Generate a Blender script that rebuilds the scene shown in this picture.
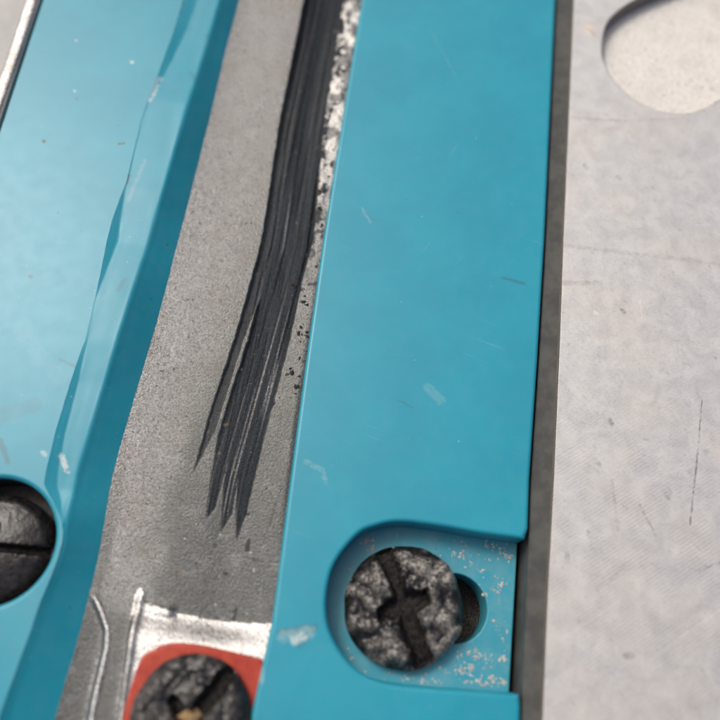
import bpy, bmesh, math, random
import numpy as np
from mathutils import Vector, Matrix

for o in list(bpy.data.objects):
    bpy.data.objects.remove(o)
S = bpy.context.scene
COL = S.collection
MM = 0.001
rnd = random.Random(7)
rng = np.random.default_rng(11)

# ------------------------------------------------------------------ camera
# world: X across the boards, Y along the saw kerf, Z up; board tops at Z = 0; all lengths below in mm
FPX, HC = 750.0, 80.0
Yw = Vector((278, 1953, -750)).normalized()
Zw = (Vector((0, 0, 1)) - Yw * Yw.z).normalized()
Xw = Yw.cross(Zw)
R3 = Matrix((Xw, Yw, Zw))
cam_d = bpy.data.cameras.new('camera')
cam = bpy.data.objects.new('camera', cam_d)
COL.objects.link(cam)
cam.matrix_world = Matrix.Translation((0, 0, HC * MM)) @ R3.to_4x4()
cam_d.sensor_width = 36
cam_d.lens = 36 * FPX / 720
cam_d.clip_start = 0.002
cam_d.clip_end = 50
cam_d.dof.use_dof = True
cam_d.dof.focus_distance = 0.0865
cam_d.dof.aperture_fstop = 12.0
S.camera = cam

def at(px, py, z=0.0):
    w = R3 @ Vector(((px - 360) / FPX, (360 - py) / FPX, -1))
    t = (z - HC) / w.z
    return Vector((t * w.x, t * w.y, z))

# ------------------------------------------------------------------ light
SUN_ZEN, SUN_AZ = 35.0, -52.0         # degrees from the zenith; azimuth from +Y towards +X
wd = bpy.data.worlds.new('World'); S.world = wd; wd.use_nodes = True
wn = wd.node_tree
bg = wn.nodes['Background']
sky = wn.nodes.new('ShaderNodeTexSky')
sky.sky_type = 'NISHITA'; sky.sun_disc = False
sky.sun_elevation = math.radians(90 - SUN_ZEN)
sky.sun_rotation = math.radians(SUN_AZ)
sky.air_density = 0.8; sky.dust_density = 9.0; sky.ozone_density = 0.2
wn.links.new(sky.outputs[0], bg.inputs[0])
bg.inputs[1].default_value = 0.15
sd = bpy.data.lights.new('sun', 'SUN'); sd.energy = 1.4; sd.angle = math.radians(16); sd.color = (0.95, 1, 1)
sun = bpy.data.objects.new('sun', sd); COL.objects.link(sun)
a, zn = math.radians(SUN_AZ), math.radians(SUN_ZEN)
to_sun = Vector((math.sin(a) * math.sin(zn), math.cos(a) * math.sin(zn), math.cos(zn)))
sun.rotation_euler = to_sun.to_track_quat('Z', 'Y').to_euler()
sun.location = to_sun * 2
S.view_settings.view_transform = 'Standard'
S.view_settings.look = 'None'
S.view_settings.gamma = 1
S.view_settings.use_curve_mapping = False
S.view_settings.exposure = -0.33
S.render.engine = 'CYCLES'

# ------------------------------------------------------------------ numpy noise
def vnoise(x, y, seed=0):
    r = np.random.default_rng(seed); T = r.random((256, 256))
    xi = np.floor(x).astype(int); yi = np.floor(y).astype(int)
    fx = x - xi; fy = y - yi
    fx = fx * fx * (3 - 2 * fx); fy = fy * fy * (3 - 2 * fy)
    g = lambda i, j: T[i & 255, j & 255]
    return ((g(xi, yi) * (1 - fx) + g(xi + 1, yi) * fx) * (1 - fy) + (g(xi, yi + 1) * (1 - fx) + g(xi + 1, yi + 1) * fx) * fy) * 2 - 1
def fbm(x, y, seed=0, n=4):
    v = 0; a_ = 1.0
    for k in range(n):
        v = v + a_ * vnoise(x * 2 ** k + 13.7 * k, y * 2 ** k + 5.1 * k, seed + k); a_ *= 0.5
    return v
def sstep(a_, b_, x):
    t = np.clip((x - a_) / (b_ - a_), 0, 1); return t * t * (3 - 2 * t)

# ------------------------------------------------------------------ objects
def thing(name, label, cat, loc, group=None, kind=None):
    o = bpy.data.objects.new(name, None); COL.objects.link(o)
    o.location = Vector(loc) * MM
    o.empty_display_size = 0.005
    o['label'] = label; o['category'] = cat
    if group: o['group'] = group
    if kind: o['kind'] = kind
    return o
def link(name, me, mat, parent=None, sharp=35):
    if mat: me.materials.append(mat)
    for p in me.polygons: p.use_smooth = True
    if sharp: me.set_sharp_from_angle(angle=math.radians(sharp))
    o = bpy.data.objects.new(name, me); COL.objects.link(o)
    if parent:
        o.parent = parent
        o.location = -parent.location      # mesh is written in scene coordinates
    return o
def mesh(name, verts, faces, mat, parent=None, attrs=None, sharp=35):
    me = bpy.data.meshes.new(name)
    v = np.asarray(verts, dtype=float) * MM
    me.from_pydata([tuple(p) for p in v], [], [tuple(int(i) for i in f) for f in faces])
    if attrs:
        for k, arr in attrs.items():
            at_ = me.attributes.new(k, 'FLOAT', 'POINT'); at_.data.foreach_set('value', np.asarray(arr, dtype=np.float32))
    me.update()
    return link(name, me, mat, parent, sharp)
def grid_faces(nr, nc):
    i = np.arange(nr - 1)[:, None] * nc + np.arange(nc - 1)[None, :]
    return np.stack([i, i + 1, i + 1 + nc, i + nc], -1).reshape(-1, 4)
def submesh(V, F, keep, attrs):
    F = F[keep]; used = np.unique(F); m = -np.ones(len(V), int); m[used] = np.arange(len(used))
    return V[used], m[F], {k: a_[used] for k, a_ in attrs.items()}
def catmull(pts, n=8, closed=False):
    P = [Vector(p) for p in pts]; out = []; N = len(P)
    rng_ = range(N) if closed else range(N - 1)
    for i in rng_:
        if closed: p0, p1, p2, p3 = P[i - 1], P[i], P[(i + 1) % N], P[(i + 2) % N]
        else: p0, p1, p2, p3 = P[max(i - 1, 0)], P[i], P[i + 1], P[min(i + 2, N - 1)]
        for k in range(n):
            t = k / n
            out.append(0.5 * ((2 * p1) + (p2 - p0) * t + (2 * p0 - 5 * p1 + 4 * p2 - p3) * t * t + (3 * p1 - p0 - 3 * p2 + p3) * t ** 3))
    if not closed: out.append(P[-1])
    return out
def area2(P): return sum(P[i - 1].x * P[i].y - P[i].x * P[i - 1].y for i in range(len(P)))
def ccw(P): return P if area2(P) > 0 else P[::-1]
def offset(P, d):
    """inward offset (for a ccw loop) by d, mitred"""
    out = []; n = len(P)
    for i in range(n):
        a_, b_, c_ = P[i - 1], P[i], P[(i + 1) % n]
        e1 = Vector((b_.x - a_.x, b_.y - a_.y)); e2 = Vector((c_.x - b_.x, c_.y - b_.y))
        if e1.length < 1e-6: e1 = e2
        if e2.length < 1e-6: e2 = e1
        e1.normalize(); e2.normalize()
        n1 = Vector((-e1.y, e1.x)); n2 = Vector((-e2.y, e2.x))
        m = n1 + n2; m = m / max(m.length_squared, 0.3) * 2
        out.append(Vector((b_.x + m.x * d, b_.y + m.y * d, 0)))
    return out
def plate(name, outer, z, depth, bev, mat, parent, holes=(), seg=4, wall=None):
    """solid with a rounded top edge; outer and holes are world xy loops; hole = (loop, bevel, depth)"""
    bm = bmesh.new(); fill_e = []
    def rings(loop, sign, bev, depth):
        prof = [(0, -depth), (0, -bev)]
        for k in range(1, seg + 1):
            t = k / seg * math.pi / 2
            prof.append((bev * (1 - math.cos(t)), -bev * (1 - math.sin(t))))
        prof.append((bev + 0.06, 0))
        prev = None
        for d, dz in prof:
            pts = offset(loop, sign * d)
            cur = [bm.verts.new((p.x * MM, p.y * MM, (z + dz) * MM)) for p in pts]
            if prev:
                for i in range(len(cur)):
                    j = (i + 1) % len(cur)
                    f = (prev[i], prev[j], cur[j], cur[i])
                    bm.faces.new(f if sign > 0 else f[::-1])
            prev = cur
        return [bm.edges.get((prev[i - 1], prev[i])) for i in range(len(prev))]
    fill_e += rings(ccw(outer), 1, bev, depth)
    for lp, hb, hd in holes:
        fill_e += rings(ccw(lp), -1, hb, hd)
    bmesh.ops.triangle_fill(bm, edges=fill_e, use_beauty=True, normal=(0, 0, 1))
    for f in bm.faces:
        if all(abs(v.co.z - z * MM) < 1e-9 for v in f.verts) and f.normal.z < 0: f.normal_flip()
    if wall:
        bm.normal_update()
        for f in bm.faces:
            if abs(f.normal.z) < 0.97: f.material_index = 1
    me = bpy.data.meshes.new(name); bm.to_mesh(me); bm.free()
    o = link(name, me, mat, parent)
    if wall: me.materials.append(wall)
    return o

# ------------------------------------------------------------------ materials
def nt_new(name):
    m = bpy.data.materials.new(name); m.use_nodes = True
    return m, m.node_tree, m.node_tree.nodes['Principled BSDF']
def nd(nt, t, **kw):
    n = nt.nodes.new('ShaderNode' + t)
    for k, v in kw.items():
        if k.startswith('i_'):
            n.inputs[int(k[2:])].default_value = v
        else: setattr(n, k, v)
    return n
def L(nt, a_, b_): nt.links.new(a_, b_)
def pos_mm(nt, scale=(1000, 1000, 1000)):
    tc = nd(nt, 'TexCoord'); mp = nd(nt, 'Mapping'); mp.inputs['Scale'].default_value = scale
    L(nt, tc.outputs['Object'], mp.inputs[0]); return mp.outputs[0]
def rotscale(nt, p, rot, scale):
    mp = nd(nt, 'Mapping'); mp.inputs['Rotation'].default_value = (0, 0, math.radians(rot)); mp.inputs['Scale'].default_value = scale
    # rotate first, then stretch
    mp2 = nd(nt, 'Mapping'); mp2.inputs['Scale'].default_value = scale; mp.inputs['Scale'].default_value = (1, 1, 1)
    L(nt, p, mp.inputs[0]); L(nt, mp.outputs[0], mp2.inputs[0]); return mp2.outputs[0]
def noise(nt, p, sc, det=4, rough=0.5, dist=0.0):
    n = nd(nt, 'TexNoise'); n.inputs['Scale'].default_value = sc; n.inputs['Detail'].default_value = det
    n.inputs['Roughness'].default_value = rough; n.inputs['Distortion'].default_value = dist
    if p: L(nt, p, n.inputs['Vector'])
    return n.outputs[0]
def ramp(nt, v, lo, hi, a_=0.0, b_=1.0, smooth=True):
    n = nd(nt, 'MapRange'); n.interpolation_type = 'SMOOTHSTEP' if smooth else 'LINEAR'
    n.inputs[1].default_value = lo; n.inputs[2].default_value = hi; n.inputs[3].default_value = a_; n.inputs[4].default_value = b_
    L(nt, v, n.inputs[0]); return n.outputs[0]
def mth(nt, op, a_, b_=None):
    n = nd(nt, 'Math', operation=op)
    for i, v in enumerate((a_, b_)):
        if v is None: continue
        if isinstance(v, (int, float)): n.inputs[i].default_value = v
        else: L(nt, v, n.inputs[i])
    return n.outputs[0]
def mix(nt, f, c1, c2):
    n = nd(nt, 'Mix', data_type='RGBA')
    for s, v in ((n.inputs['Factor'], f), (n.inputs[6], c1), (n.inputs[7], c2)):
        if isinstance(v, (int, float)): s.default_value = v
        elif isinstance(v, tuple): s.default_value = v if len(v) == 4 else (*v, 1)
        else: L(nt, v, s)
    return n.outputs[2]
def bump(nt, h, strength, dist=0.0001, prev=None):
    n = nd(nt, 'Bump'); n.inputs['Strength'].default_value = strength; n.inputs['Distance'].default_value = dist
    L(nt, h, n.inputs['Height'])
    if prev: L(nt, prev, n.inputs['Normal'])
    return n.outputs[0]
def attr(nt, name):
    n = nd(nt, 'Attribute', attribute_name=name); return n.outputs['Fac']

# a scratch or rub between two points (mm), as a node group
MG = bpy.data.node_groups.new('mark', 'ShaderNodeTree')
for nm, ty in (('P', 'NodeSocketVector'), ('A', 'NodeSocketVector'), ('BA', 'NodeSocketVector'), ('InvLen2', 'NodeSocketFloat'), ('W', 'NodeSocketFloat')):
    MG.interface.new_socket(nm, in_out='INPUT', socket_type=ty)
MG.interface.new_socket('Fac', in_out='OUTPUT', socket_type='NodeSocketFloat')
gi = MG.nodes.new('NodeGroupInput'); go = MG.nodes.new('NodeGroupOutput')
def vm(op): return nd(MG, 'VectorMath', operation=op)
s1 = vm('SUBTRACT'); L(MG, gi.outputs[0], s1.inputs[0]); L(MG, gi.outputs[1], s1.inputs[1])
dt = vm('DOT_PRODUCT'); L(MG, s1.outputs[0], dt.inputs[0]); L(MG, gi.outputs[2], dt.inputs[1])
ml = nd(MG, 'Math', operation='MULTIPLY', use_clamp=True); L(MG, dt.outputs['Value'], ml.inputs[0]); L(MG, gi.outputs[3], ml.inputs[1])
sc_ = vm('SCALE'); L(MG, gi.outputs[2], sc_.inputs[0]); L(MG, ml.outputs[0], sc_.inputs['Scale'])
s2 = vm('SUBTRACT'); L(MG, s1.outputs[0], s2.inputs[0]); L(MG, sc_.outputs[0], s2.inputs[1])
ln = vm('LENGTH'); L(MG, s2.outputs[0], ln.inputs[0])
dv = nd(MG, 'Math', operation='DIVIDE'); L(MG, ln.outputs['Value'], dv.inputs[0]); L(MG, gi.outputs[4], dv.inputs[1])
mr = nd(MG, 'MapRange', interpolation_type='SMOOTHSTEP'); mr.inputs[1].default_value = 0.2; mr.inputs[2].default_value = 1.0
mr.inputs[3].default_value = 1; mr.inputs[4].default_value = 0
L(MG, dv.outputs[0], mr.inputs[0]); L(MG, mr.outputs[0], go.inputs[0])

def marks(nt, p, segs, z=0.0, warp=0.45, wscale=1.1):
    """max over marks; segs = (px0, py0, px1, py1, width_mm, strength)"""
    nz = nd(nt, 'TexNoise'); nz.inputs['Scale'].default_value = wscale; nz.inputs['Detail'].default_value = 3; L(nt, p, nz.inputs['Vector'])
    c = nd(nt, 'VectorMath', operation='SUBTRACT'); L(nt, nz.outputs['Color'], c.inputs[0]); c.inputs[1].default_value = (.5, .5, .5)
    sc = nd(nt, 'VectorMath', operation='SCALE'); L(nt, c.outputs[0], sc.inputs[0]); sc.inputs['Scale'].default_value = warp
    ad = nd(nt, 'VectorMath', operation='ADD'); L(nt, p, ad.inputs[0]); L(nt, sc.outputs[0], ad.inputs[1])
    rag = ramp(nt, noise(nt, p, 2.6, 5, 0.75), 0.3, 0.7, 0.0, 0.75, False)
    fl = nd(nt, 'VectorMath', operation='MULTIPLY'); L(nt, ad.outputs[0], fl.inputs[0]); fl.inputs[1].default_value = (1, 1, 0)
    out = None
    for (x0, y0, x1, y1, w, s) in segs:
        A, B = at(x0, y0, z), at(x1, y1, z); d = B - A; d.z = 0
        g = nt.nodes.new('ShaderNodeGroup'); g.node_tree = MG
        L(nt, fl.outputs[0], g.inputs[0]); g.inputs[1].default_value = (A.x, A.y, 0); g.inputs[2].default_value = (d.x, d.y, 0)
        g.inputs[3].default_value = 1 / max(d.length_squared, 1e-4); g.inputs[4].default_value = w
        v = mth(nt, 'MULTIPLY', ramp(nt, mth(nt, 'ADD', mth(nt, 'MULTIPLY', g.outputs[0], 0.9), rag), 0.55, 1.25), s)
        out = v if out is None else mth(nt, 'MAXIMUM', out, v)
    return out

TEAL = (0.009, 0.258, 0.362)
def mat_plastic(name, dark_marks=None, light_marks=None, dusty=0.0):
    m, nt, b = nt_new(name); p = pos_mm(nt)
    big = noise(nt, p, 0.12, 3); mid = noise(nt, p, 0.6, 5, 0.6); fine = noise(nt, p, 14, 2)
    c = mix(nt, ramp(nt, big, 0.35, 0.65), TEAL, (0.011, 0.28, 0.385))
    shade_dirt = ramp(nt, mid, 0.35, 0.7, dusty * 0.35, 0.02 + dusty)
    c = mix(nt, shade_dirt, c, (0.33, 0.40, 0.41))
    sp = noise(nt, p, 1.7, 1); spk = ramp(nt, sp, 0.79, 0.82); c = mix(nt, mth(nt, 'MULTIPLY', spk, 0.45), c, (0.5, 0.55, 0.55))
    sp2 = noise(nt, rotscale(nt, p, 20, (1, 1, 1)), 1.3, 1); dks = ramp(nt, sp2, 0.785, 0.815); c = mix(nt, mth(nt, 'MULTIPLY', dks, 0.55), c, (0.03, 0.06, 0.06))
    # fine hairline scratches in two directions
    h1 = ramp(nt, noise(nt, rotscale(nt, p, 15, (0.12, 3.5, 1)), 1.0, 2), 0.70, 0.78)
    h2 = ramp(nt, noise(nt, rotscale(nt, p, -62, (0.15, 4.0, 1)), 1.0, 2), 0.71, 0.78)
    hs = mth(nt, 'MAXIMUM', h1, h2); c = mix(nt, mth(nt, 'MULTIPLY', hs, 0.10), c, (0.45, 0.6, 0.62))
    nrm = bump(nt, big, 0.03, 0.0006)
    nrm = bump(nt, fine, 0.02, 0.0001, nrm); nrm = bump(nt, hs, -0.05, 0.0001, nrm)
    if dark_marks:
        k = marks(nt, p, dark_marks); c = mix(nt, k, c, (0.045, 0.05, 0.045)); nrm = bump(nt, k, -0.35, 0.0002, nrm)
    if light_marks:
        k = marks(nt, p, light_marks); k = mth(nt, 'MULTIPLY', k, ramp(nt, noise(nt, p, 1.6, 3), 0.25, 0.55)); c = mix(nt, k, c, (0.52, 0.58, 0.56)); nrm = bump(nt, k, -0.3, 0.0002, nrm)
    L(nt, c, b.inputs['Base Color']); L(nt, nrm, b.inputs['Normal'])
    L(nt, ramp(nt, mid, 0.3, 0.75, 0.37, 0.41), b.inputs['Roughness'])
    b.inputs['Specular IOR Level'].default_value = 0.5
    return m

M_right = mat_plastic('teal_plastic_right',
    [(503, 278, 524, 284, 0.35, 0.35), (282, 632, 314, 628, 0.7, 0.3), (312, 630, 300, 646, 0.5, 0.25), (398, 400, 412, 408, 0.15, 0.3), (360, 210, 378, 222, 0.15, 0.2), (380, 90, 388, 95, 0.12, 0.25)],
    [(284, 636, 310, 632, 1.0, 0.3), (294, 640, 303, 636, 0.8, 0.8), (428, 388, 440, 400, 1.0, 0.12), (306, 462, 322, 470, 0.5, 0.16), (322, 470, 326, 482, 0.4, 0.16), (362, 208, 370, 222, 0.3, 0.15), (250, 620, 262, 680, 0.5, 0.25), (430, 30, 455, 75, 0.12, 0.12)])
M_left = mat_plastic('teal_plastic_left',
    [(43, 141, 44, 142, 0.32, 1), (119, 144, 124, 143, 0.25, 0.8), (30, 276, 31, 277, 0.35, 0.5), (3, 415, 34, 405, 1.6, 0.16), (0, 440, 8, 462, 0.5, 0.4), (60, 360, 90, 373, 0.3, 0.3), (76, 98, 77, 99, 0.3, 0.5)],
    [(131, 61, 132, 62, 0.35, 1), (75, 40, 76, 41, 0.2, 0.8), (74, 90, 75, 91, 0.25, 0.7), (62, 452, 66, 456, 0.4, 0.7), (43, 452, 45, 455, 0.4, 0.6), (20, 330, 60, 380, 1.4, 0.05)], dusty=0.03)
M_cut = mat_plastic('teal_plastic_cut',
    [(166, 40, 166, 44, 0.5, .9), (164, 52, 170, 30, 0.4, .7), (178, 12, 182, 2, 0.4, .8), (172, 25, 176, 18, .3, .8), (128, 176, 126, 182, 0.6, .55), (121, 186, 118, 196, 0.6, .6), (100, 236, 97, 248, 0.6, .55), (190, 70, 194, 78, .4, .25), (125, 278, 118, 290, .5, .25)],
    [(160, 78, 150, 100, .6, .5), (66, 470, 60, 455, .5, .8), (145, 160, 128, 200, .4, .16)], dusty=0.03)
M_pocket = mat_plastic('teal_plastic_dusty', None, None, dusty=0.2)

def mat_cast(name, base=(0.24, 0.24, 0.24), speck=1.0, metallic=0.95, rough=(0.20, 0.34), soot=False, dirt=0.25):
    m, nt, b = nt_new(name); p = pos_mm(nt)
    g1 = noise(nt, p, 4.2, 3, 0.65); g2 = noise(nt, p, 7.5, 2); big = noise(nt, p, 0.25, 4)
    c = mix(nt, ramp(nt, g1, 0.3, 0.7), tuple(v * 0.7 for v in base), tuple(min(1, v * 1.25) for v in base))
    c = mix(nt, ramp(nt, big, 0.45, 0.75, 0, dirt), c, (0.16, 0.13, 0.10))
    sp = ramp(nt, noise(nt, p, 1.9, 2), 0.66, 0.72); c = mix(nt, mth(nt, 'MULTIPLY', sp, 0.75), c, (0.035, 0.025, 0.02))
    rs = ramp(nt, noise(nt, rotscale(nt, p, 31, (1, 1, 1)), 0.9, 3), 0.70, 0.75); c = mix(nt, mth(nt, 'MULTIPLY', rs, 0.5), c, (0.2, 0.10, 0.05))
    h = mth(nt, 'ADD', mth(nt, 'MULTIPLY', g1, 1.0), mth(nt, 'MULTIPLY', g2, 0.5))
    nrm = bump(nt, h, 0.40 * speck, 0.00035)
    if soot: L(nt, ramp(nt, attr(nt, 'shade_dirt'), 0, 0.9, 0.46, 0.28), nrm.node.inputs['Strength'])
    r = ramp(nt, g1, 0.3, 0.7, *rough)
    met = metallic
    if soot:
        fm = mth(nt, 'MULTIPLY', attr(nt, 'shade_dirt'), ramp(nt, noise(nt, p, 0.5, 4), 0.2, 0.5, 0.75, 1.0))
        c = mix(nt, fm, c, mix(nt, ramp(nt, g1, 0.3, 0.7), (0.050, 0.054, 0.053), (0.082, 0.086, 0.083)))  # dark tone for the channel's painted shade and the gutter dirt
        s = attr(nt, 'soot'); br = attr(nt, 'bare')
        c = mix(nt, br, c, (0.50, 0.49, 0.47))
        st = noise(nt, rotscale(nt, p, -1.5, (5.5, 0.10, 1)), 1.0, 4, 0.7)
        sc = mix(nt, ramp(nt, st, 0.3, 0.7), (0.002, 0.005, 0.009), (0.016, 0.025, 0.034))
        sc = mix(nt, ramp(nt, noise(nt, p, 1.1, 3), .68, .72, 0, .6), sc, (0.16, 0.11, 0.07))
        c = mix(nt, s, c, sc)
        nrm = bump(nt, mth(nt, 'MULTIPLY', st, s), 0.4, 0.0003, nrm)
        L(nt, ramp(nt, mth(nt, 'MAXIMUM', s, attr(nt, 'shade_dirt')), 0, 1, 0.5, 0.25), b.inputs['Specular IOR Level'])
        mm = mth(nt, 'MULTIPLY', mth(nt, 'SUBTRACT', 1.0, s), ramp(nt, attr(nt, 'shade_dirt'), 0, 0.9, metallic, 0.45, False)); L(nt, mm, b.inputs['Metallic'])
        r = mth(nt, 'ADD', r, mth(nt, 'MULTIPLY', s, 0.04))
    else: b.inputs['Metallic'].default_value = met
    L(nt, c, b.inputs['Base Color']); L(nt, nrm, b.inputs['Normal']); L(nt, r, b.inputs['Roughness'])
    return m
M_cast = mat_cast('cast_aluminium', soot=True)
M_bright = mat_cast('bright_cast_edge', base=(0.47, 0.468, 0.46), speck=0.8, metallic=0.9, rough=(0.2, 0.36), dirt=0.45)  # paler than the casting: light caught on its edges painted in
M_bed = mat_cast('shade_dark_casting', base=(0.05, 0.05, 0.045), metallic=0.4, dirt=0.4)  # near-black base paints deep shade under the holes and gaps
M_side = mat_cast('sawn_side_of_casting', base=(0.20, 0.185, 0.165), speck=0.2, metallic=0.2, rough=(0.5, 0.65), dirt=0.4)
M_floor = mat_cast('pale_cast_floor', base=(0.70, 0.675, 0.635), speck=0.02, metallic=0.1, rough=(0.5, 0.7), dirt=0.15)

def mat_table(name='worn_aluminium_table', metal=0.45, dim=1.0):
    m, nt, b = nt_new(name); p = pos_mm(nt)
    cloud = noise(nt, p, 0.45, 6, 0.7, 0.4); fine = noise(nt, rotscale(nt, p, 8, (2.2, 5, 1)), 1.0, 3, 0.65)
    c = mix(nt, ramp(nt, cloud, 0.2, 0.8), tuple(v * dim for v in (0.55, 0.55, 0.545)), tuple(v * dim for v in (0.64, 0.64, 0.63)))
    c = mix(nt, ramp(nt, fine, 0.45, 0.75, 0, 0.22), c, (0.24, 0.24, 0.25))
    sx0 = nd(nt, 'SeparateXYZ'); L(nt, p, sx0.inputs[0]); wm0 = ramp(nt, sx0.outputs[1], at(600, 380, 0).y, at(640, 700, 0).y, 0.0, 1.0)
    sm = noise(nt, rotscale(nt, p, 38, (0.9, 1.6, 1)), 0.75, 4, 0.65)
    c = mix(nt, ramp(nt, sm, 0.60, 0.78, 0, 0.5), c, (0.22, 0.215, 0.215))
    sm2 = noise(nt, rotscale(nt, p, -20, (1.2, 2.0, 1)), 1.7, 3, 0.6); c = mix(nt, ramp(nt, sm2, 0.62, 0.75, 0, 0.4), c, (0.22, 0.215, 0.215))
    warm = mth(nt, 'ADD', noise(nt, p, 0.11, 2), mth(nt, 'MULTIPLY', wm0, 0.12)); c = mix(nt, ramp(nt, warm, 0.48, 0.66, 0, 0.2), c, (0.66, 0.58, 0.49))  # warm glare towards the lower end painted into the table colour
    wv = nd(nt, 'TexWave', wave_type='BANDS', bands_direction='X'); L(nt, rotscale(nt, p, 52, (1, 1, 1)), wv.inputs['Vector'])
    wv.inputs['Scale'].default_value = 0.85; wv.inputs['Distortion'].default_value = 0.6; wv.inputs['Detail'].default_value = 1; wv.inputs['Detail Scale'].default_value = 0.4
    A = at(600, 330, 0); B = at(640, 560, 0)
    sx = nd(nt, 'SeparateXYZ'); L(nt, p, sx.inputs[0])
    wm = ramp(nt, sx.outputs[1], A.y, B.y, 0.0, 1.0)
    wm = mth(nt, 'MULTIPLY', wm, ramp(nt, noise(nt, p, 0.3, 2), 0.35, 0.6))
    mill = mth(nt, 'MULTIPLY', wv.outputs['Fac'], wm)
    c = mix(nt, mth(nt, 'MULTIPLY', mill, 0.22), c, (0.3, 0.3, 0.3))
    dk = marks(nt, p, [(702, 400, 698, 450, .14, .75), (698, 450, 690, 525, .17, .8), (561, 283, 600, 283, .55, .28), (562, 245, 720, 264, .45, .22), (573, 118, 625, 121, .45, .25),
                       (625, 121, 690, 118, .2, .2), (640, 505, 656, 536, .25, .4), (700, 570, 740, 555, .25, .4), (612, 480, 618, 530, .3, .25), (622, 310, 624, 312, .4, .6), (609, 420, 612, 424, .5, .55),
                       (585, 165, 587, 168, .5, .5), (618, 177, 620, 178, .4, .5), (627, 655, 630, 656, .7, .45), (667, 497, 669, 492, .6, .4), (588, 532, 590, 536, .5, .35), (566, 552, 568, 560, .5, .35),
                       (610, 580, 630, 560, .3, .2), (700, 110, 728, 96, .35, .8), (640, 101, 690, 114, .25, .5), (596, 460, 600, 466, .5, .4)], z=0.1, warp=0.14)
    dk = mth(nt, 'MULTIPLY', dk, ramp(nt, noise(nt, p, 1.3, 4, 0.7), 0.36, 0.6, 0.1, 0.9))
    c = mix(nt, dk, c, (0.13, 0.115, 0.11))
    lt = marks(nt, p, [(640, 300, 642, 318, .15, .4), (720, 610, 650, 660, .15, .25), (560, 640, 620, 600, .15, .2), (595, 312, 597, 314, .3, .6)], z=0.1)
    c = mix(nt, lt, c, (0.8, 0.8, 0.8))
    nrm = bump(nt, fine, 0.10, 0.0002); nrm = bump(nt, mill, 0.06, 0.0001, nrm); nrm = bump(nt, cloud, 0.05, 0.0008, nrm)
    L(nt, c, b.inputs['Base Color']); L(nt, nrm, b.inputs['Normal'])
    L(nt, ramp(nt, cloud, 0.3, 0.7, 0.42, 0.58), b.inputs['Roughness']); b.inputs['Metallic'].default_value = metal
    return m
M_table = mat_table()

def mat_simple(name, c1, c2, sc, rough=0.5, metallic=0.0, bmp=0.2, dustcol=None, spec=0.4):
    m, nt, b = nt_new(name); p = pos_mm(nt)
    n = noise(nt, p, sc, 4, 0.6)
    c = mix(nt, ramp(nt, n, 0.35, 0.65), c1, c2)
    if dustcol:
        d = attr(nt, 'dust'); dd = mth(nt, 'MULTIPLY', d, ramp(nt, noise(nt, p, 3.2, 4, 0.7), 0.36, 0.66))
        c = mix(nt, dd, c, dustcol); L(nt, ramp(nt, dd, 0, 1, rough, 0.6), b.inputs['Roughness'])
        b.inputs['Metallic'].default_value = metallic
    else:
        b.inputs['Roughness'].default_value = rough; b.inputs['Metallic'].default_value = metallic
    L(nt, c, b.inputs['Base Color']); L(nt, bump(nt, n, bmp, 0.0003), b.inputs['Normal'])
    b.inputs['Specular IOR Level'].default_value = spec
    return m
M_screw = mat_simple('black_screw', (0.006, 0.006, 0.007), (0.020, 0.019, 0.019), 2.0, 0.27, 0.0, 0.3, dustcol=(0.34, 0.32, 0.29), spec=0.45)
M_recess = mat_simple('screw_recess', (0.007, 0.007, 0.008), (0.03, 0.027, 0.025), 2.5, 0.7, 0.0, 0.3, spec=0.1)
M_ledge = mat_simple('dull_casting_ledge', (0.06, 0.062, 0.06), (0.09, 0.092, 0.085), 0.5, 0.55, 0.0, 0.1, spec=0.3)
M_brass = mat_simple('packed_sawdust', (0.20, 0.12, 0.055), (0.36, 0.25, 0.13), 3.0, 0.8, 0, 0.5)
M_red = mat_simple('red_plastic', (0.33, 0.022, 0.011), (0.40, 0.045, 0.018), 0.8, 0.45, 0, 0.15)
M_dust = mat_simple('pale_sawdust', (0.33, 0.33, 0.31), (0.50, 0.50, 0.47), 2.0, 0.9, 0, 0.2)
M_rust = mat_simple('brown_grit', (0.09, 0.05, 0.03), (0.24, 0.16, 0.10), 2.0, 0.8, 0, 0.2)
M_black = mat_simple('black_grit', (0.01, 0.01, 0.01), (0.03, 0.028, 0.026), 2.0, 0.6, 0, 0.2)  # also blackens the left screw hole, painting its shade
M_wood = mat_simple('pale_wood', (0.66, 0.52, 0.40), (0.75, 0.64, 0.52), 4.0, 0.7, 0, 0.2)

# ------------------------------------------------------------------ the saw table (one casting)
table = thing('saw_table', 'worn grey aluminium saw table with blade channel and oval slot, under the teal boards', 'saw table', (5, 10, -12))
# right-hand top with the oval slot
TZ = 0.1
L_edge = [at(x, y, TZ) for x, y in ((586, -260), (574, 0), (567, 160), (563.5, 240), (560, 340), (554, 480), (548, 593), (543, 713), (538, 830), (534, 930))]
outer = L_edge + [Vector((110, -75, 0)), Vector((110, 130, 0))]
slot = catmull([at(x, y, TZ) for x, y in ((603, 43), (608, 23), (623, 8), (642, -3), (668, -14), (702, -26), (745, -36), (795, -36), (835, -18), (850, 15), (842, 50), (810, 76), (765, 85), (735, 92), (720, 99),
               (702, 109), (680, 113), (653, 108), (630, 95), (613, 78), (604, 60))], 6, True)
plate('table_top', outer, TZ, 11, 0.05, M_table, table, holes=[(slot, 0.26, 2.6)], wall=M_side)
fl = ccw([Vector((p.x, p.y, 0)) for p in slot]); fl = offset(fl, -0.6)
mesh('slot_floor', [(p.x, p.y, TZ - 2.2) for p in fl], [list(range(len(fl)))], M_floor, table)
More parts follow.
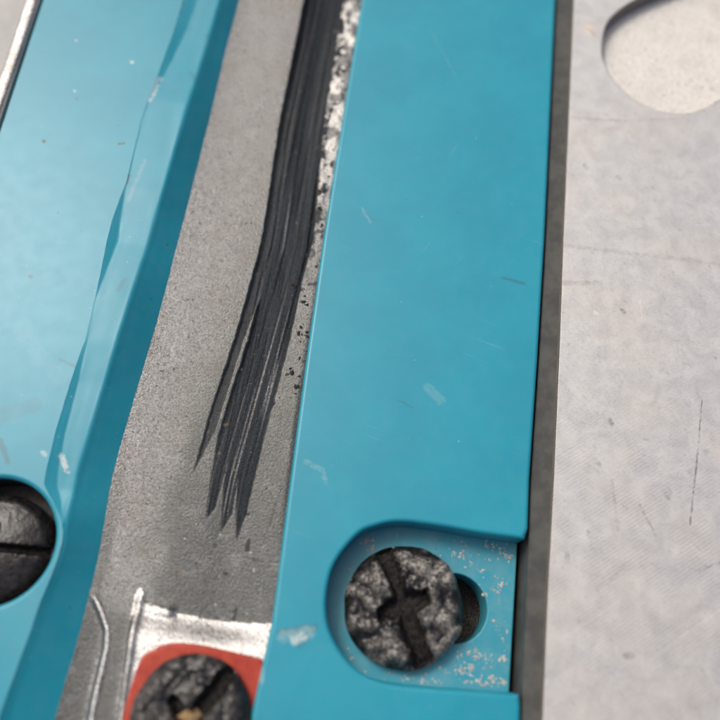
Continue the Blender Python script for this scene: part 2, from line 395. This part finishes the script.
# left-hand top, seen only in the corner
e2 = [at(x, y, TZ) for x, y in ((120, -260), (39.5, 0), (-3.5, 130), (-130, 520), (-250, 900))]
M_tab2 = mat_table('dull_aluminium_table', 0.05, 0.55)
plate('table_top', e2 + [Vector((-110, e2[-1].y, 0)), Vector((-110, e2[0].y, 0))], TZ, 11, 0.3, M_tab2, table, seg=4)
rv = []
for q in catmull(e2, 12):
    for k in range(9):
        a_ = math.pi * k / 8
        rv.append((q.x - 1.0 - 0.8 * math.cos(a_), q.y, TZ - 0.05 + 0.34 * math.sin(a_)))
o = mesh('rim', rv, grid_faces(len(rv) // 9, 9), M_bright, table)
bed = [(-110, -75, -11), (110, -75, -11), (110, 135, -11), (-110, 135, -11)]
mesh('bed', bed, [(0, 1, 2, 3)], M_bed, table)

# blade channel as a fine height field
CZ = -2.8
def line(pts, z):
    P = sorted([(at(x, y, z).y, at(x, y, z).x) for x, y in pts]); return np.array([q[0] for q in P]), np.array([q[1] for q in P])
def xat(pl, y): return np.interp(y, pl[0], pl[1])
b3 = line(((295, -220), (262, -80), (240, 7), (207, 140), (183, 240), (155, 340), (123, 453), (117, 480), (95, 590), (80, 653), (73, 677), (62, 720), (40, 800), (12, 900)), CZ)
rb = line(((394, -220), (361.7, 0), (323, 240), (290, 480), (272, 620), (250, 720), (224, 900)), -4.0)
y0, y1 = at(100, 900, CZ).y, at(300, -200, CZ).y
NY, NX = 1000, 240
yy = np.linspace(y0, y1, NY)[:, None] + np.zeros((1, NX)); tt = np.linspace(0, 1, NX)[None, :] + np.zeros((NY, 1))
xl = xat(b3, yy) - 1.5; xr = xat(rb, yy) + 2.5
XX = xl + (xr - xl) * tt
W = 17.0
ucr = np.clip((XX - xat(b3, yy)) / W, -0.1, 1.3)
uu = np.linspace(-0.2, 1.4, 400)
slope = np.interp(uu, [-0.2, 0.0, 0.12, 0.3, 0.5, 0.7, 0.85, 1.4], [-0.25, -0.10, 0.05, 0.10, 0.03, -0.03, 0.12, 0.2])
prof = np.cumsum(slope) * (uu[1] - uu[0]) * W; prof -= np.interp(0.1, uu, prof)
Z = CZ + np.interp(ucr, uu, prof) * (0.6 + 0.4 * sstep(at(200, 610, -4).y, at(200, 380, -4).y, yy))
# gutter beside the left wall and the bead that bounds it
bead = line(((300, -200), (262, 0), (205, 240), (146, 480), (134, 590)), CZ)
Z += 0.05 * fbm(XX * 0.2, yy * 0.08, 3, 2) + 0.004 * fbm(XX * 1.6, yy * 1.6, 9)
# saw scars
def streak(left, right, top=None):
    l = line(left, -2.2); r = line(right, -2.2); ytip = l[0][0]
    jl = 0.045 * fbm(yy * 1.2, yy * 0 + 3.1, 21) ; jr = 0.05 * fbm(yy * 1.5, yy * 0 + 9.7, 22)
    d = np.minimum(XX - (xat(l, yy) + jl), (xat(r, yy) + jr) - XX)
    inside = sstep(-0.05, 0.12, d) * (yy > ytip)
    return inside, ytip
UP = [(262, 240), (280, 120), (304, 0), (316, -60), (348, -220)]
UR = [(290, 340), (302, 280), (313, 240), (324, 120), (343, 0), (354, -60), (386, -220)]
A = streak([(193, 473), (210, 413), (232, 347), (246, 300)] + UP, [(193, 473), (215, 430), (228, 387), (243, 340), (262, 290), (285, 240), (320, 0), (370, -220)])
B = streak([(205, 522), (211, 482), (218, 437), (232, 390), (248, 340), (258, 300), (274, 240), (312, 0), (360, -220)], [(205, 522), (216, 506), (224, 476), (236, 430), (262, 340), (285, 240), (320, 0), (370, -220)])
C = streak([(221, 533), (223, 500), (228, 450), (250, 360), (275, 240), (312, 0), (360, -220)], [(221, 533), (232, 514), (237, 487), (250, 430), (270, 340), (295, 240), (330, 0), (375, -220)])
D = streak([(236, 543), (235.5, 515), (238, 470), (255, 380), (285, 240), (320, 0), (365, -220)], [(236, 543), (247, 513), (257, 470), (267, 427)] + UR)
scar = np.maximum.reduce([A[0], B[0], C[0], D[0]])
# a fine stray scratch
E = streak([(260, 552), (270, 523), (281, 490)], [(260, 552), (271.3, 523), (281.5, 490)])
ytip = A[1]
prog = np.clip((yy - D[1]) / 75.0, 0, 1)
ridges = 0.5 * vnoise((XX - xat(line(UP + [(193, 473)], -2.2), yy)) * 2.2, yy * 0.02, 31) + 0.35 * vnoise(XX * 5, yy * 0.03, 33)
depth = scar * (0.12 + 1.7 * prog ** 1.2) * (1 + 0.25 * ridges) + 0.10 * scar * ridges
sx_ = XX - xat(line(UP + [(193, 473)], -2.2), yy)
thin = sstep(0.35, 0.8, vnoise(sx_ * 4.2, yy * 0.045, 35)) * sstep(-0.3, 0.4, vnoise(sx_ * 0.9, yy * 0.1, 36) + 0.3 - 0.6 * prog)
scratch2 = sstep(0.1, 0.7, vnoise(sx_ * 6.5, yy * 0.03, 37))
# steep left lip, deepest towards the left side of the cut
Z -= depth
Z -= 0.08 * E[0] * (yy < at(281, 490, -6).y)
# torn bright strip between the cut and the right board
rx = xat(line(UR + [(267, 427), (236, 543)], -2.2), yy)
strip = sstep(0.0, 0.15, XX - rx) * sstep(at(300, 330, -6).y, at(310, 200, -6).y, yy)
torn = fbm(XX * 1.3, yy * 0.7, 41, 4)
Z += strip * (0.14 * torn + 0.15 * prog)
edge_bits = sstep(0.1, 0.3, 0.6 * torn + 0.8 * fbm(XX * 2.6, yy * 1.5, 43, 3) - 0.55 * np.clip(XX - rx, 0, 3) + 0.25) * strip
fringe = np.clip(A[0] - np.maximum.reduce([B[0], C[0], D[0]]), 0, 1)
soot = np.maximum(scar * (1 - 0.15 * fringe) * (1 - 0.68 * thin * sstep(0.95, 0.35, prog)) * (1 - 0.08 * scratch2), np.clip(edge_bits + 0.0, 0, 1))
spots = (vnoise(XX * 1.1, yy * 1.1, 51) > 0.80) * sstep(4.0, 0.0, np.abs(XX - rx))
soot = np.maximum(soot, spots * 0.9)
soot = np.maximum(soot, 0.6 * E[0] * (yy < at(281, 490, -6).y))
under = sstep(-0.6, 0.6, XX - xat(rb, yy))
Z = np.minimum(Z, -0.75) * (1 - under) + np.minimum(Z, -2.0) * under
bare = strip * sstep(-0.6, 0.1, fbm(XX * 0.8, yy * 0.5, 77, 3)) * (1 - soot) * sstep(at(310, 280, -3).y, at(330, 90, -3).y, yy)
# the raised shelf below the channel, with a bright sloping lip
lip_t = line(((60, 585), (110, 588), (135, 592), (160, 602), (180, 609), (215, 616), (262, 619), (330, 620)), -6.5)
def lipy(pts, z):
    P = sorted([(at(x, y, z).x, at(x, y, z).y) for x, y in pts]); return [q[0] for q in P], [q[1] for q in P]
lt_ = lipy(((60, 585), (110, 588), (138, 594), (160, 603), (180, 610), (215, 617), (262, 620), (330, 621)), -2.1)
lb_ = lipy(((60, 640), (110, 640), (140, 645), (180, 648), (215, 652), (262, 658), (330, 665)), -1.0)
yt = np.interp(XX, lt_[0], lt_[1]) + 0.06 * fbm(XX * 0.9, XX * 0 + 1, 61); yb = np.interp(XX, lb_[0], lb_[1])
rise = np.clip((yt - yy) / (yt - yb), 0, 1)
rise = rise * rise * (3 - 2 * rise)
xg = xat(line(((140, 560), (134, 592), (128, 640), (118, 720), (104, 800), (90, 900)), -1.4), yy)
right_of_rib = sstep(-0.3, 0.3, XX - xg)
zs = np.maximum(Z, -1.0)
Z = Z + (zs - Z) * rise * right_of_rib
shelf = (rise > 0.02) & (yy > yb - 9) & (XX > xg)
def rise_edge(pts, z, wd, h):
    ln_ = line(pts, z)
    d = XX - xat(ln_, yy); top = ln_[0][-1]
    fade = sstep(top + 0.2, top - 2.0, yy)
    k = np.exp(-((d - 0.1) / wd) ** 2) * fade
    return k, (h * sstep(-wd, wd, d) + 0.22 * np.exp(-((d - 0.25) / (0.7 * wd)) ** 2)) * fade
k1, h1 = rise_edge(((88, 588), (93, 600), (98, 612), (104, 630), (103, 648), (98, 670), (91, 700), (86, 730), (75, 790), (58, 880)), -2.3, 0.55, 0.6)
k2, h2 = rise_edge(((137, 580), (135, 606), (131, 630), (128, 655), (123, 685), (119, 720), (107, 790), (92, 880)), -1.4, 0.55, 0.0)
Z += h1 * (1 - right_of_rib * sstep(0, 0.3, rise)) * sstep(4.5, 3.5, XX - xg) + h2
# ground between and beside the ridges is packed with brown dirt
gut = sstep(at(100, 560, -4).y, at(100, 620, -4).y, yy) * sstep(0.6, -0.2, XX - xg) * (1 - np.clip(k1 + k2, 0, 1))
V = np.stack([XX, yy, Z], -1).reshape(-1, 3)
F = grid_faces(NY, NX)
# shade painted into the floor colour, darkening towards the right-hand side
shade_dirt = sstep(0.08, 0.50, ucr + 0.10 * fbm(XX * 0.35, yy * 0.16, 91, 3)) * (0.40 + 0.60 * sstep(at(230, 150, -4).y, at(230, 470, -4).y, yy))
shade_dirt = np.maximum(shade_dirt, 0.28 * sstep(at(200, 330, -4).y, at(220, 120, -4).y, yy))
shade_dirt = shade_dirt * (1 - scar)
shade_dirt = np.maximum(shade_dirt, 0.8 * sstep(0.075, 0.02, ucr + 0.012 * fbm(XX, yy * 0.3, 93, 2)) * sstep(at(120, 440, -4).y, at(110, 540, -4).y, yy))
at_ = {'soot': soot.reshape(-1), 'bare': bare.reshape(-1), 'shade_dirt': np.maximum(shade_dirt * 0.9, gut * 0.85).reshape(-1)}
rib_f = (np.maximum(k1, k2) > 0.30).reshape(-1)
fs = scar.reshape(-1)[F].mean(1) > 0.5
fr = rib_f[F].all(1)
fl_ = shelf.reshape(-1)[F].all(1) & ~fr
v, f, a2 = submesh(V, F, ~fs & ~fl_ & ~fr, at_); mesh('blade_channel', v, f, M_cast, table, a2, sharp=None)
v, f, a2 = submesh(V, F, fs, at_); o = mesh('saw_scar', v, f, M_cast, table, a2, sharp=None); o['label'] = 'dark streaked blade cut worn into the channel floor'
left_rib = (k1 > k2).reshape(-1)[F].all(1)
for sel in (left_rib, ~left_rib):
    v, f, a2 = submesh(V, F, fr & sel, at_); mesh('rib', v, f, M_bright, table, None, sharp=None)
v, f, a2 = submesh(V, F, fl_, at_); o = mesh('channel_lip', v, f, M_bright, table, None, sharp=None); o['label'] = 'bright metal lip at the lower end of the channel'

# low ledge of the casting between the right board and the table top
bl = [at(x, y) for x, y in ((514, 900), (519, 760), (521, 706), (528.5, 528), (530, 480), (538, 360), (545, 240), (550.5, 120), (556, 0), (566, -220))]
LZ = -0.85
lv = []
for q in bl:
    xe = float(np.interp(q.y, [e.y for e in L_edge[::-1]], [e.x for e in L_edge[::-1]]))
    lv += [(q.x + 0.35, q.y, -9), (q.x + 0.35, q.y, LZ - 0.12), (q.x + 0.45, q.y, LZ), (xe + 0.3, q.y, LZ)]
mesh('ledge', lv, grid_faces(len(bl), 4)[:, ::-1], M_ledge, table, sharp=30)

# ------------------------------------------------------------------ right kerf board
board_r = thing('kerf_board', 'wide teal plastic board right of the channel with an open screw pocket', 'kerf board', (12, 10, -5), 'teal kerf boards either side of the blade channel')
le = [at(x, y) for x, y in ((394, -220), (361.7, 0), (342, 120), (323, 240), (306, 360), (290, 480), (272, 620), (250, 720), (222, 900))]
re1 = [at(x, y) for x, y in ((514, 900), (519, 760), (521, 706))]
pk = [at(x, y) for x, y in ((519.5, 694.5), (500, 693), (480, 691.5), (430, 688), (387, 683), (360, 672), (340, 650), (328, 623), (327, 593), (335, 563), (357, 535), (375, 526), (400, 521.5), (440, 526), (480, 533), (510, 537), (525, 539))]
re2 = [at(x, y) for x, y in ((528.5, 528), (530, 480), (538, 360), (545, 240), (550.5, 120), (556, 0), (566, -220))]
rim = catmull(pk, 6)
outline = le + re1 + rim + re2
plate('board_plate', outline, 0, 5.2, 0.42, M_right, board_r, seg=5)
# pocket floor with its long screw hole
PZ = -3.9
fo = offset(ccw(rim + [at(524, 600)]), -0.7)
lf = [Vector((p.x, p.y, 0)) for p in fo]
xR = at(522, 610).x + 0.1
lf = [Vector((min(p.x, xR), p.y, 0)) for p in lf]
c1, c2 = at(410, 607, PZ), at(454, 608, PZ); rr = 3.6
hole = []
for k in range(25):
    t = -math.pi / 2 + math.pi * k / 24; hole.append(Vector((c2.x + rr * math.cos(t), c2.y + rr * math.sin(t), 0)))
for k in range(25):
    t = math.pi / 2 + math.pi * k / 24; hole.append(Vector((c1.x + rr * math.cos(t), c1.y + rr * math.sin(t), 0)))
o = plate('pocket_floor', lf, PZ, 2.0, 0.15, M_pocket, board_r, holes=[(hole, 0.12, 4)])

# ------------------------------------------------------------------ left kerf board
board_l = thing('kerf_board', 'teal board left of the channel, its right edge chipped by the saw', 'kerf board', (-35, 10, -6), 'teal kerf boards either side of the blade channel')
tab = [(-220, 240, 255, 275), (-80, 208, 222, 240), (0, 183, 197, 220), (30, 174, 186, 213), (60, 163, 172, 206), (85, 154, 159, 196), (105, 146, 148, 188), (120, 141, 143, 182), (180, 127, 128, 166), (200, 119, 124, 161),
       (220, 112, 120, 156), (240, 107, 118, 150), (270, 101, 107, 141), (300, 94.5, 97, 131), (315, 91, 93, 127), (340, 85, 88, 118), (380, 71, 79, 106), (430, 56, 66, 91), (470, 46, 58, 80), (485, 44, 57, 76),
       (500, 52, 61, 73), (515, 59, 63, 70), (530, 63, 64, 67), (541, 62.5, 63, 65.5), (560, 57.5, 58, 60), (580, 49.5, 50, 53), (600, 41, 41.5, 44), (633, 30, 30.5, 33), (693, 8, 8.5, 11), (760, -16, -15.5, -13), (900, -66, -65.5, -63)]
B0 = line([(r[1], r[0]) for r in tab], 0.0); B1 = line([(r[2], r[0]) for r in tab], -0.35); B2 = line([(r[3] if r[0] < 0 or r[0] > 470 else float(np.interp(r[0], [0, 240, 470], [220, 150, 79])), r[0]) for r in tab], -0.6)
ya, yb_ = at(60, 890, 0).y, at(240, -210, 0).y
ys = np.linspace(ya, yb_, 420)
x0 = xat(B0, ys) + 0.02 * fbm(ys * 1.1, ys * 0 + 2, 71); wv = np.clip(xat(B1, ys) - xat(B0, ys), 0.03, 3)
x1 = x0 + wv; x2 = np.maximum(xat(B2, ys), x1 + 0.1) + 0.012 * fbm(ys * 0.8, ys * 0 + 7, 72); x3 = xat(b3, ys)
d1 = np.minimum(0.45 * np.clip(wv - 0.18, 0, 9) + 0.02, 0.5)
rows = []
for i, y in enumerate(ys):
    r = [(x0[i], 0.0)]
    for k in range(1, 6): r.append((x0[i] + wv[i] * k / 5, -d1[i] * (k / 5)))
    z2 = -(d1[i] + 0.06)
    for k in range(1, 9):
        t = 0.5 - 0.5 * math.cos(math.pi * k / 8); r.append((x1[i] + (x2[i] - x1[i] - 0.25) * t, -d1[i] + (z2 + d1[i]) * t))
    r.append((x2[i] - 0.1, z2 - 0.03)); r.append((x2[i] + 0.08, z2 - 0.12)); r.append((x2[i] + 0.25, z2 - 0.30))
    for k in range(1, 9):
        t = k / 8; r.append((x2[i] + 0.25 + (x3[i] - x2[i] - 0.2) * t, z2 - 0.30 + (CZ - z2) * t))
    r.append((x3[i] + 0.2, CZ - 2.5))
    rows.append(r)
NC = len(rows[0])
EV = np.array([[(x, y, z) for x, z in r] for r, y in zip(rows, ys)]).reshape(-1, 3)
bm_n = 0.012 * fbm(EV[:, 0] * 0.7, EV[:, 1] * 0.2, 81); cidx = np.tile(np.arange(NC), len(ys))
bm_n += 0.012 * vnoise((EV[:, 0] + 0.27 * EV[:, 1]*0.12) * 2.4, EV[:, 1] * 0.07, 84) + 0.010 * vnoise(EV[:, 0] * 5.0, EV[:, 1] * 0.2, 85)
EV[:, 2] += np.where(cidx > 2, bm_n, 0)
mesh('cut_edge', EV, grid_faces(len(ys), NC), M_cut, board_l, sharp=60)
right_side = [Vector((x0[i], ys[i], 0)) for i in range(len(ys))]
ll = [at(x, y) for x, y in ((125, -210), (43.5, 0), (0.5, 131), (-126, 520), (-246, 890))]
hc = at(-10, 541); HR = 68 * 80 / 750 * 0.955
def circle(c, r, n=64): return [Vector((c.x + r * math.cos(2 * math.pi * k / n), c.y + r * math.sin(2 * math.pi * k / n), 0)) for k in range(n)]
lp = right_side + [Vector((ll[0].x, ys[-1], 0))] + ll[1:-1] + [Vector((ll[-1].x, ys[0], 0))]
# flat top: bevelled only round the screw hole and along the far left
bm = bmesh.new()
ov = [bm.verts.new((p.x * MM, p.y * MM, 0)) for p in lp]
oe = [bm.edges.new((ov[i - 1], ov[i])) for i in range(len(ov))]
hr = []
for r, z in ((HR + 0.08, 0), (HR, 0), (HR - 0.1, -0.03), (HR - 0.25, -0.12), (HR - 0.38, -0.28), (HR - 0.42, -0.5), (HR - 0.42, -4.5)):
    hr.append([bm.verts.new((p.x * MM, p.y * MM, z * MM)) for p in circle(hc, r)])
for a_, b_ in zip(hr[:-1], hr[1:]):
    for i in range(64):
        j = (i + 1) % 64; f_ = bm.faces.new((a_[i], b_[i], b_[j], a_[j])[::-1]); f_.material_index = 1 if b_ is hr[-1] else 0
he = [bm.edges.get((hr[0][i - 1], hr[0][i])) for i in range(64)]
bmesh.ops.triangle_fill(bm, edges=oe + he, use_beauty=True, normal=(0, 0, 1))
for f in bm.faces:
    if all(abs(v.co.z) < 1e-9 for v in f.verts) and f.normal.z < 0: f.normal_flip()
n0 = len(ys)
lo = [bm.verts.new((v.co.x, v.co.y, -0.005)) for v in ov[n0:]]
for i in range(len(lo) - 1): bm.faces.new((ov[n0 + i], ov[n0 + i + 1], lo[i + 1], lo[i]))
bmesh.ops.recalc_face_normals(bm, faces=bm.faces)
me = bpy.data.meshes.new('board_plate'); bm.to_mesh(me); bm.free(); link('board_plate', me, M_left, board_l, 40); me.materials.append(M_black)  # deep hole wall blackened to paint its shade
mesh('counterbore_floor', [(p.x, p.y, -4.2) for p in circle(hc, HR)], [list(range(64))], M_black, board_l)  # black in place of teal: shade of the hole painted in

# ------------------------------------------------------------------ red insert
red = thing('red_insert', 'red plastic insert with rounded corner below the channel lip, under a grimy screw', 'insert', (-12, -9, -6))
RZ = -0.75
ro = catmull([at(x, y, RZ) for x, y in ((156, 647), (172, 643), (195, 644), (225, 650), (262, 659))], 5) + [at(268, 700, RZ), at(262, 850, RZ), at(88, 850, RZ)] + catmull([at(x, y, RZ) for x, y in ((112, 752), (121, 720), (131, 685), (139, 662), (146, 653), (156, 649))], 5)[:-1]
plate('insert_plate', ro, RZ, 3, 0.25, M_red, red)

# ------------------------------------------------------------------ screws
def screw(name, label, c, R_, H, slot_deg, slot_w, arms, lumps, seed, dustiness, group='screws holding the boards and the insert', tilt=(0, 0), fill=False):
    """c: centre of the head's top; R_ radius, H height of the head"""
    t = thing(name, label, 'screw', (c.x, c.y, c.z - H), group)
    r_ = np.random.default_rng(seed)
    NR, NA = 70, 150
    rr_ = np.concatenate([np.linspace(0.02, 1, NR - 8), np.ones(8)]); zz_side = np.concatenate([np.zeros(NR - 8), np.linspace(0.05, 1, 8)])
    th = np.linspace(0, 2 * np.pi, NA, endpoint=False)
    Rr = rr_[:, None] * R_ + 0 * th[None]; X = Rr * np.cos(th); Y = Rr * np.sin(th)
    q = Rr / R_
    Zt = -0.42 * H * q ** 2 - 0.2 * H * np.clip((q - 0.82) / 0.18, 0, 1) ** 2
    dust = np.zeros_like(X)
    bumps = np.zeros_like(X)
    for k in range(lumps):
        a_ = r_.random() * 2 * np.pi; d = math.sqrt(r_.random()) * R_ * 0.98; s = R_ * (0.018 + 0.11 * r_.random() ** 2.5); h = s * (0.6 + 1.0 * r_.random())
        e = np.exp(-((X - d * math.cos(a_)) ** 2 + (Y - d * math.sin(a_)) ** 2) / (2 * s * s)); bumps = np.maximum(bumps, h * e)
    bumps += R_ * ((0.012 if lumps else 0.003) * fbm(X / R_ * 9, Y / R_ * 9, seed, 4) + (0.09 * np.clip(fbm(X / R_ * 2.6 + 3, Y / R_ * 2.6, seed + 2, 4) + 0.1, 0, 1) if lumps else 0))
    ca, sa = math.cos(math.radians(slot_deg)), math.sin(math.radians(slot_deg))
    u = X * ca + Y * sa; w = -X * sa + Y * ca
    wob = R_ * 0.05 * fbm(X / R_ * 3, Y / R_ * 3, seed + 5)
    sl = sstep(slot_w * 0.72, slot_w * 0.22, np.abs(w) + wob * (lumps > 0)) * sstep(R_ * 1.0, R_ * 0.93, np.abs(u))
    if arms:
        taper = slot_w * (0.62 - 0.35 * np.abs(w) / (R_ * arms))
        ar = sstep(taper * 1.3, taper * 0.5, np.abs(u + wob)) * sstep(R_ * arms, R_ * arms * 0.8, np.abs(w))
        sl = np.maximum(sl, ar)
    sl = sl * (zz_side[:, None] == 0)
    Zt = Zt + bumps * (1 - sl) - sl * (0.62 * H) * (1 - 0.3 * q)
    dust = np.clip((bumps - R_ * 0.03) / (R_ * 0.07), 0, 1) * dustiness * (1 - sl)
    dust *= np.clip(0.35 + 0.9 * (0.5 + 0.5 * fbm(X / R_ * 1.6 + 9, Y / R_ * 1.6, seed + 3, 2)), 0, 1)
    Zf = Zt * (1 - zz_side[:, None]) + zz_side[:, None] * (-H) + zz_side[:, None] * 0
    edge = (1 + 0.012 * fbm(th * 3, th * 0, seed + 8))[None]
    P = np.stack([c.x + X * edge, c.y + Y * edge, c.z + Zf + tilt[0] * X + tilt[1] * Y], -1).reshape(-1, 3)
    i = np.arange(NR - 1)[:, None] * NA; j = np.arange(NA)[None]; j2 = (j + 1) % NA
    F = np.stack([i + j, i + NA + j, i + NA + j2, i + j2], -1).reshape(-1, 4)
    fm = sl.reshape(-1)[F].mean(1) > 0.5
    da = {'dust': dust.reshape(-1)}
    v, f, a2 = submesh(P, F, ~fm, da); mesh('head', v, f, M_screw, t, a2, sharp=50)
    v, f, a2 = submesh(P, F, fm, da); mesh('drive_slot', v, f, M_recess, t, a2, sharp=50)
    cap = P[:NA]; mesh('drive_slot', cap, [list(range(NA))], M_recess, t)
    if fill:
        vs = []; n = 14
        for k in range(n): vs.append((c.x + R_ * 0.17 * math.cos(2 * math.pi * k / n) * (0.7 + 0.7 * r_.random()), c.y + R_ * 0.15 * math.sin(2 * math.pi * k / n) * (0.7 + 0.7 * r_.random()), c.z - 0.35 * H))
        vs.append((c.x, c.y, c.z - 0.1 * H)); mesh('packed_dust', vs, [(k, (k + 1) % n, n) for k in range(n)], M_brass, t)
    return t
sc1 = at(405, 606, -1.2)
screw('screw', 'big slotted cross head screw caked in grey dust inside the open pocket', sc1, 6.25, 2.3, -63, 1.85, 0.5, 150, 3, 1.0, tilt=(0.03, 0.05))
sc2 = at(-9, 547, -1.0)
screw('screw', 'clean black screw with a level slot in the left board\'s round hole', sc2, 5.75, 2.6, 4, 0.75, 0.45, 0, 5, 0.0)
sc3 = at(189, 719, 1.2)
screw('screw', 'blackened screw with tan sawdust in its centre on the red insert', sc3, 5.7, 2.0, 55, 1.5, 0.5, 190, 8, 0.38, fill=True)

# ------------------------------------------------------------------ loose bits
def grit(name, label, cat, pts, mat, smin, smax, kind='stuff', flat=0.6):
    vs, fs_ = [], []
    for p in pts:
        s = smin + (smax - smin) * rnd.random() ** 2; k = rnd.uniform(0, 6.28); el = rnd.uniform(0.6, 1.8)
        base = len(vs)
        for (x, y, z) in ((1, 0, 0), (0.4, 0.8, 0.1), (-0.6, 0.7, 0), (-1, -0.1, 0.1), (-0.4, -0.8, 0), (0.6, -0.7, 0.1), (0.1, 0, 1)):
            j = rnd.uniform(0.7, 1.25); X = x * el * j * s; Y = y * j * s
            vs.append((p.x + X * math.cos(k) - Y * math.sin(k), p.y + X * math.sin(k) + Y * math.cos(k), p.z - 0.03 + z * s * flat))
        for q in range(6): fs_.append((base + q, base + (q + 1) % 6, base + 6))
    o = mesh(name, vs, fs_, mat, sharp=20); o['label'] = label; o['category'] = cat
    if kind: o['kind'] = kind
    return o
def scatter(n, fn):
    out = []
    while len(out) < n:
        p = fn()
        if p: out.append(p)
    return out
def pocket_pt():
    x, y = rnd.uniform(345, 508), rnd.uniform(540, 684)
    if (x - 405) ** 2 + (y - 607) ** 2 < 66 ** 2: return None
    if 440 < x < 492 and 572 < y < 642: return None
    wgt = 0.12 + 0.88 * max(0, (y - 600) / 88) * max(0.2, (x - 380) / 140)
    if y < 600: wgt = 0.15 + 0.3 * (x > 480)
    return at(x, y, PZ) if rnd.random() < wgt else None
clumps = []
while len(clumps) < 330:
    q = pocket_pt()
    if not q: continue
    sp = rnd.uniform(0.15, 0.7)
    for k in range(rnd.randint(4, 26)):
        z_ = Vector((q.x + rnd.gauss(0, sp * 1.4), q.y + rnd.gauss(0, sp * 0.7), PZ))
        if z_.x < at(511, 600, PZ).x and z_.y > at(470, 686, PZ).y and (z_ - sc1).to_2d().length > 6.4: clumps.append(z_)
for k in range(60):
    px = rnd.uniform(400, 508); clumps.append(at(px, 682 + (px - 400) * 0.05 - abs(rnd.gauss(0, 3)), PZ))
grit('sawdust', 'pale sawdust specks on the floor of the screw pocket', 'sawdust', scatter(220, pocket_pt) + clumps, M_dust, 0.03, 0.24)
grit('wood_crumb', 'single pale crumb up and left of the caked screw in the pocket', 'crumb', [at(367, 541, PZ)], M_dust, 0.38, 0.4, None)
# channel grit, laid on the height field
def ch_z(x, y):
    i = int(np.clip(np.searchsorted(yy[:, 0], y), 0, NY - 1)); j = int(np.clip(np.searchsorted(XX[i], x), 0, NX - 1)); return Z[i, j]
def on_channel(px, py):
    p = at(px, py, -2.4); return Vector((p.x, p.y, ch_z(p.x, p.y) + 0.03))
def chan(n, box): return scatter(n, lambda: on_channel(rnd.uniform(box[0], box[2]), rnd.uniform(box[1], box[3])))
grit('brown_grit', 'rusty brown grit sprinkled over the channel floor', 'grit', chan(60, (140, 20, 300, 600)) + chan(60, (105, 500, 260, 655)), M_rust, 0.04, 0.16)
grit('pale_grit', 'cream dust specks by the lower end of the channel', 'grit', chan(90, (100, 500, 262, 720)) + [on_channel(235, 480), on_channel(236, 484), on_channel(251, 452)], M_dust, 0.03, 0.14)
grit('black_grit', 'black metal crumbs along the torn edge beside the saw cut', 'grit', scatter(160, lambda: on_channel(343 - 0.10 * (y_ := rnd.uniform(-20, 400)) - 0.02 * y_ + rnd.gauss(2, 9), y_)), M_black, 0.06, 0.3)
# splinter on the table
p0, p1 = at(585, 25, TZ), at(595, 36, TZ)
d = (p1 - p0); d.z = 0; n_ = Vector((-d.y, d.x, 0)).normalized() * 0.22
vs = []
for t, w, z in ((0, 0.8, 0.02), (0.3, 1.1, 0.3), (0.7, 0.8, 0.28), (1, 0.3, 0.02)):
    p = p0 + d * t
    for s, dz in ((-1, -0.03), (-0.5, z), (0.5, z * 1.1), (1, -0.03)): vs.append((p.x + n_.x * s * w, p.y + n_.y * s * w, TZ + dz))
o = mesh('wood_splinter', vs, grid_faces(4, 4)[:, ::-1], M_wood, sharp=30); o['label'] = 'tiny pale wood splinter lying on the grey table left of the oval slot'; o['category'] = 'splinter'
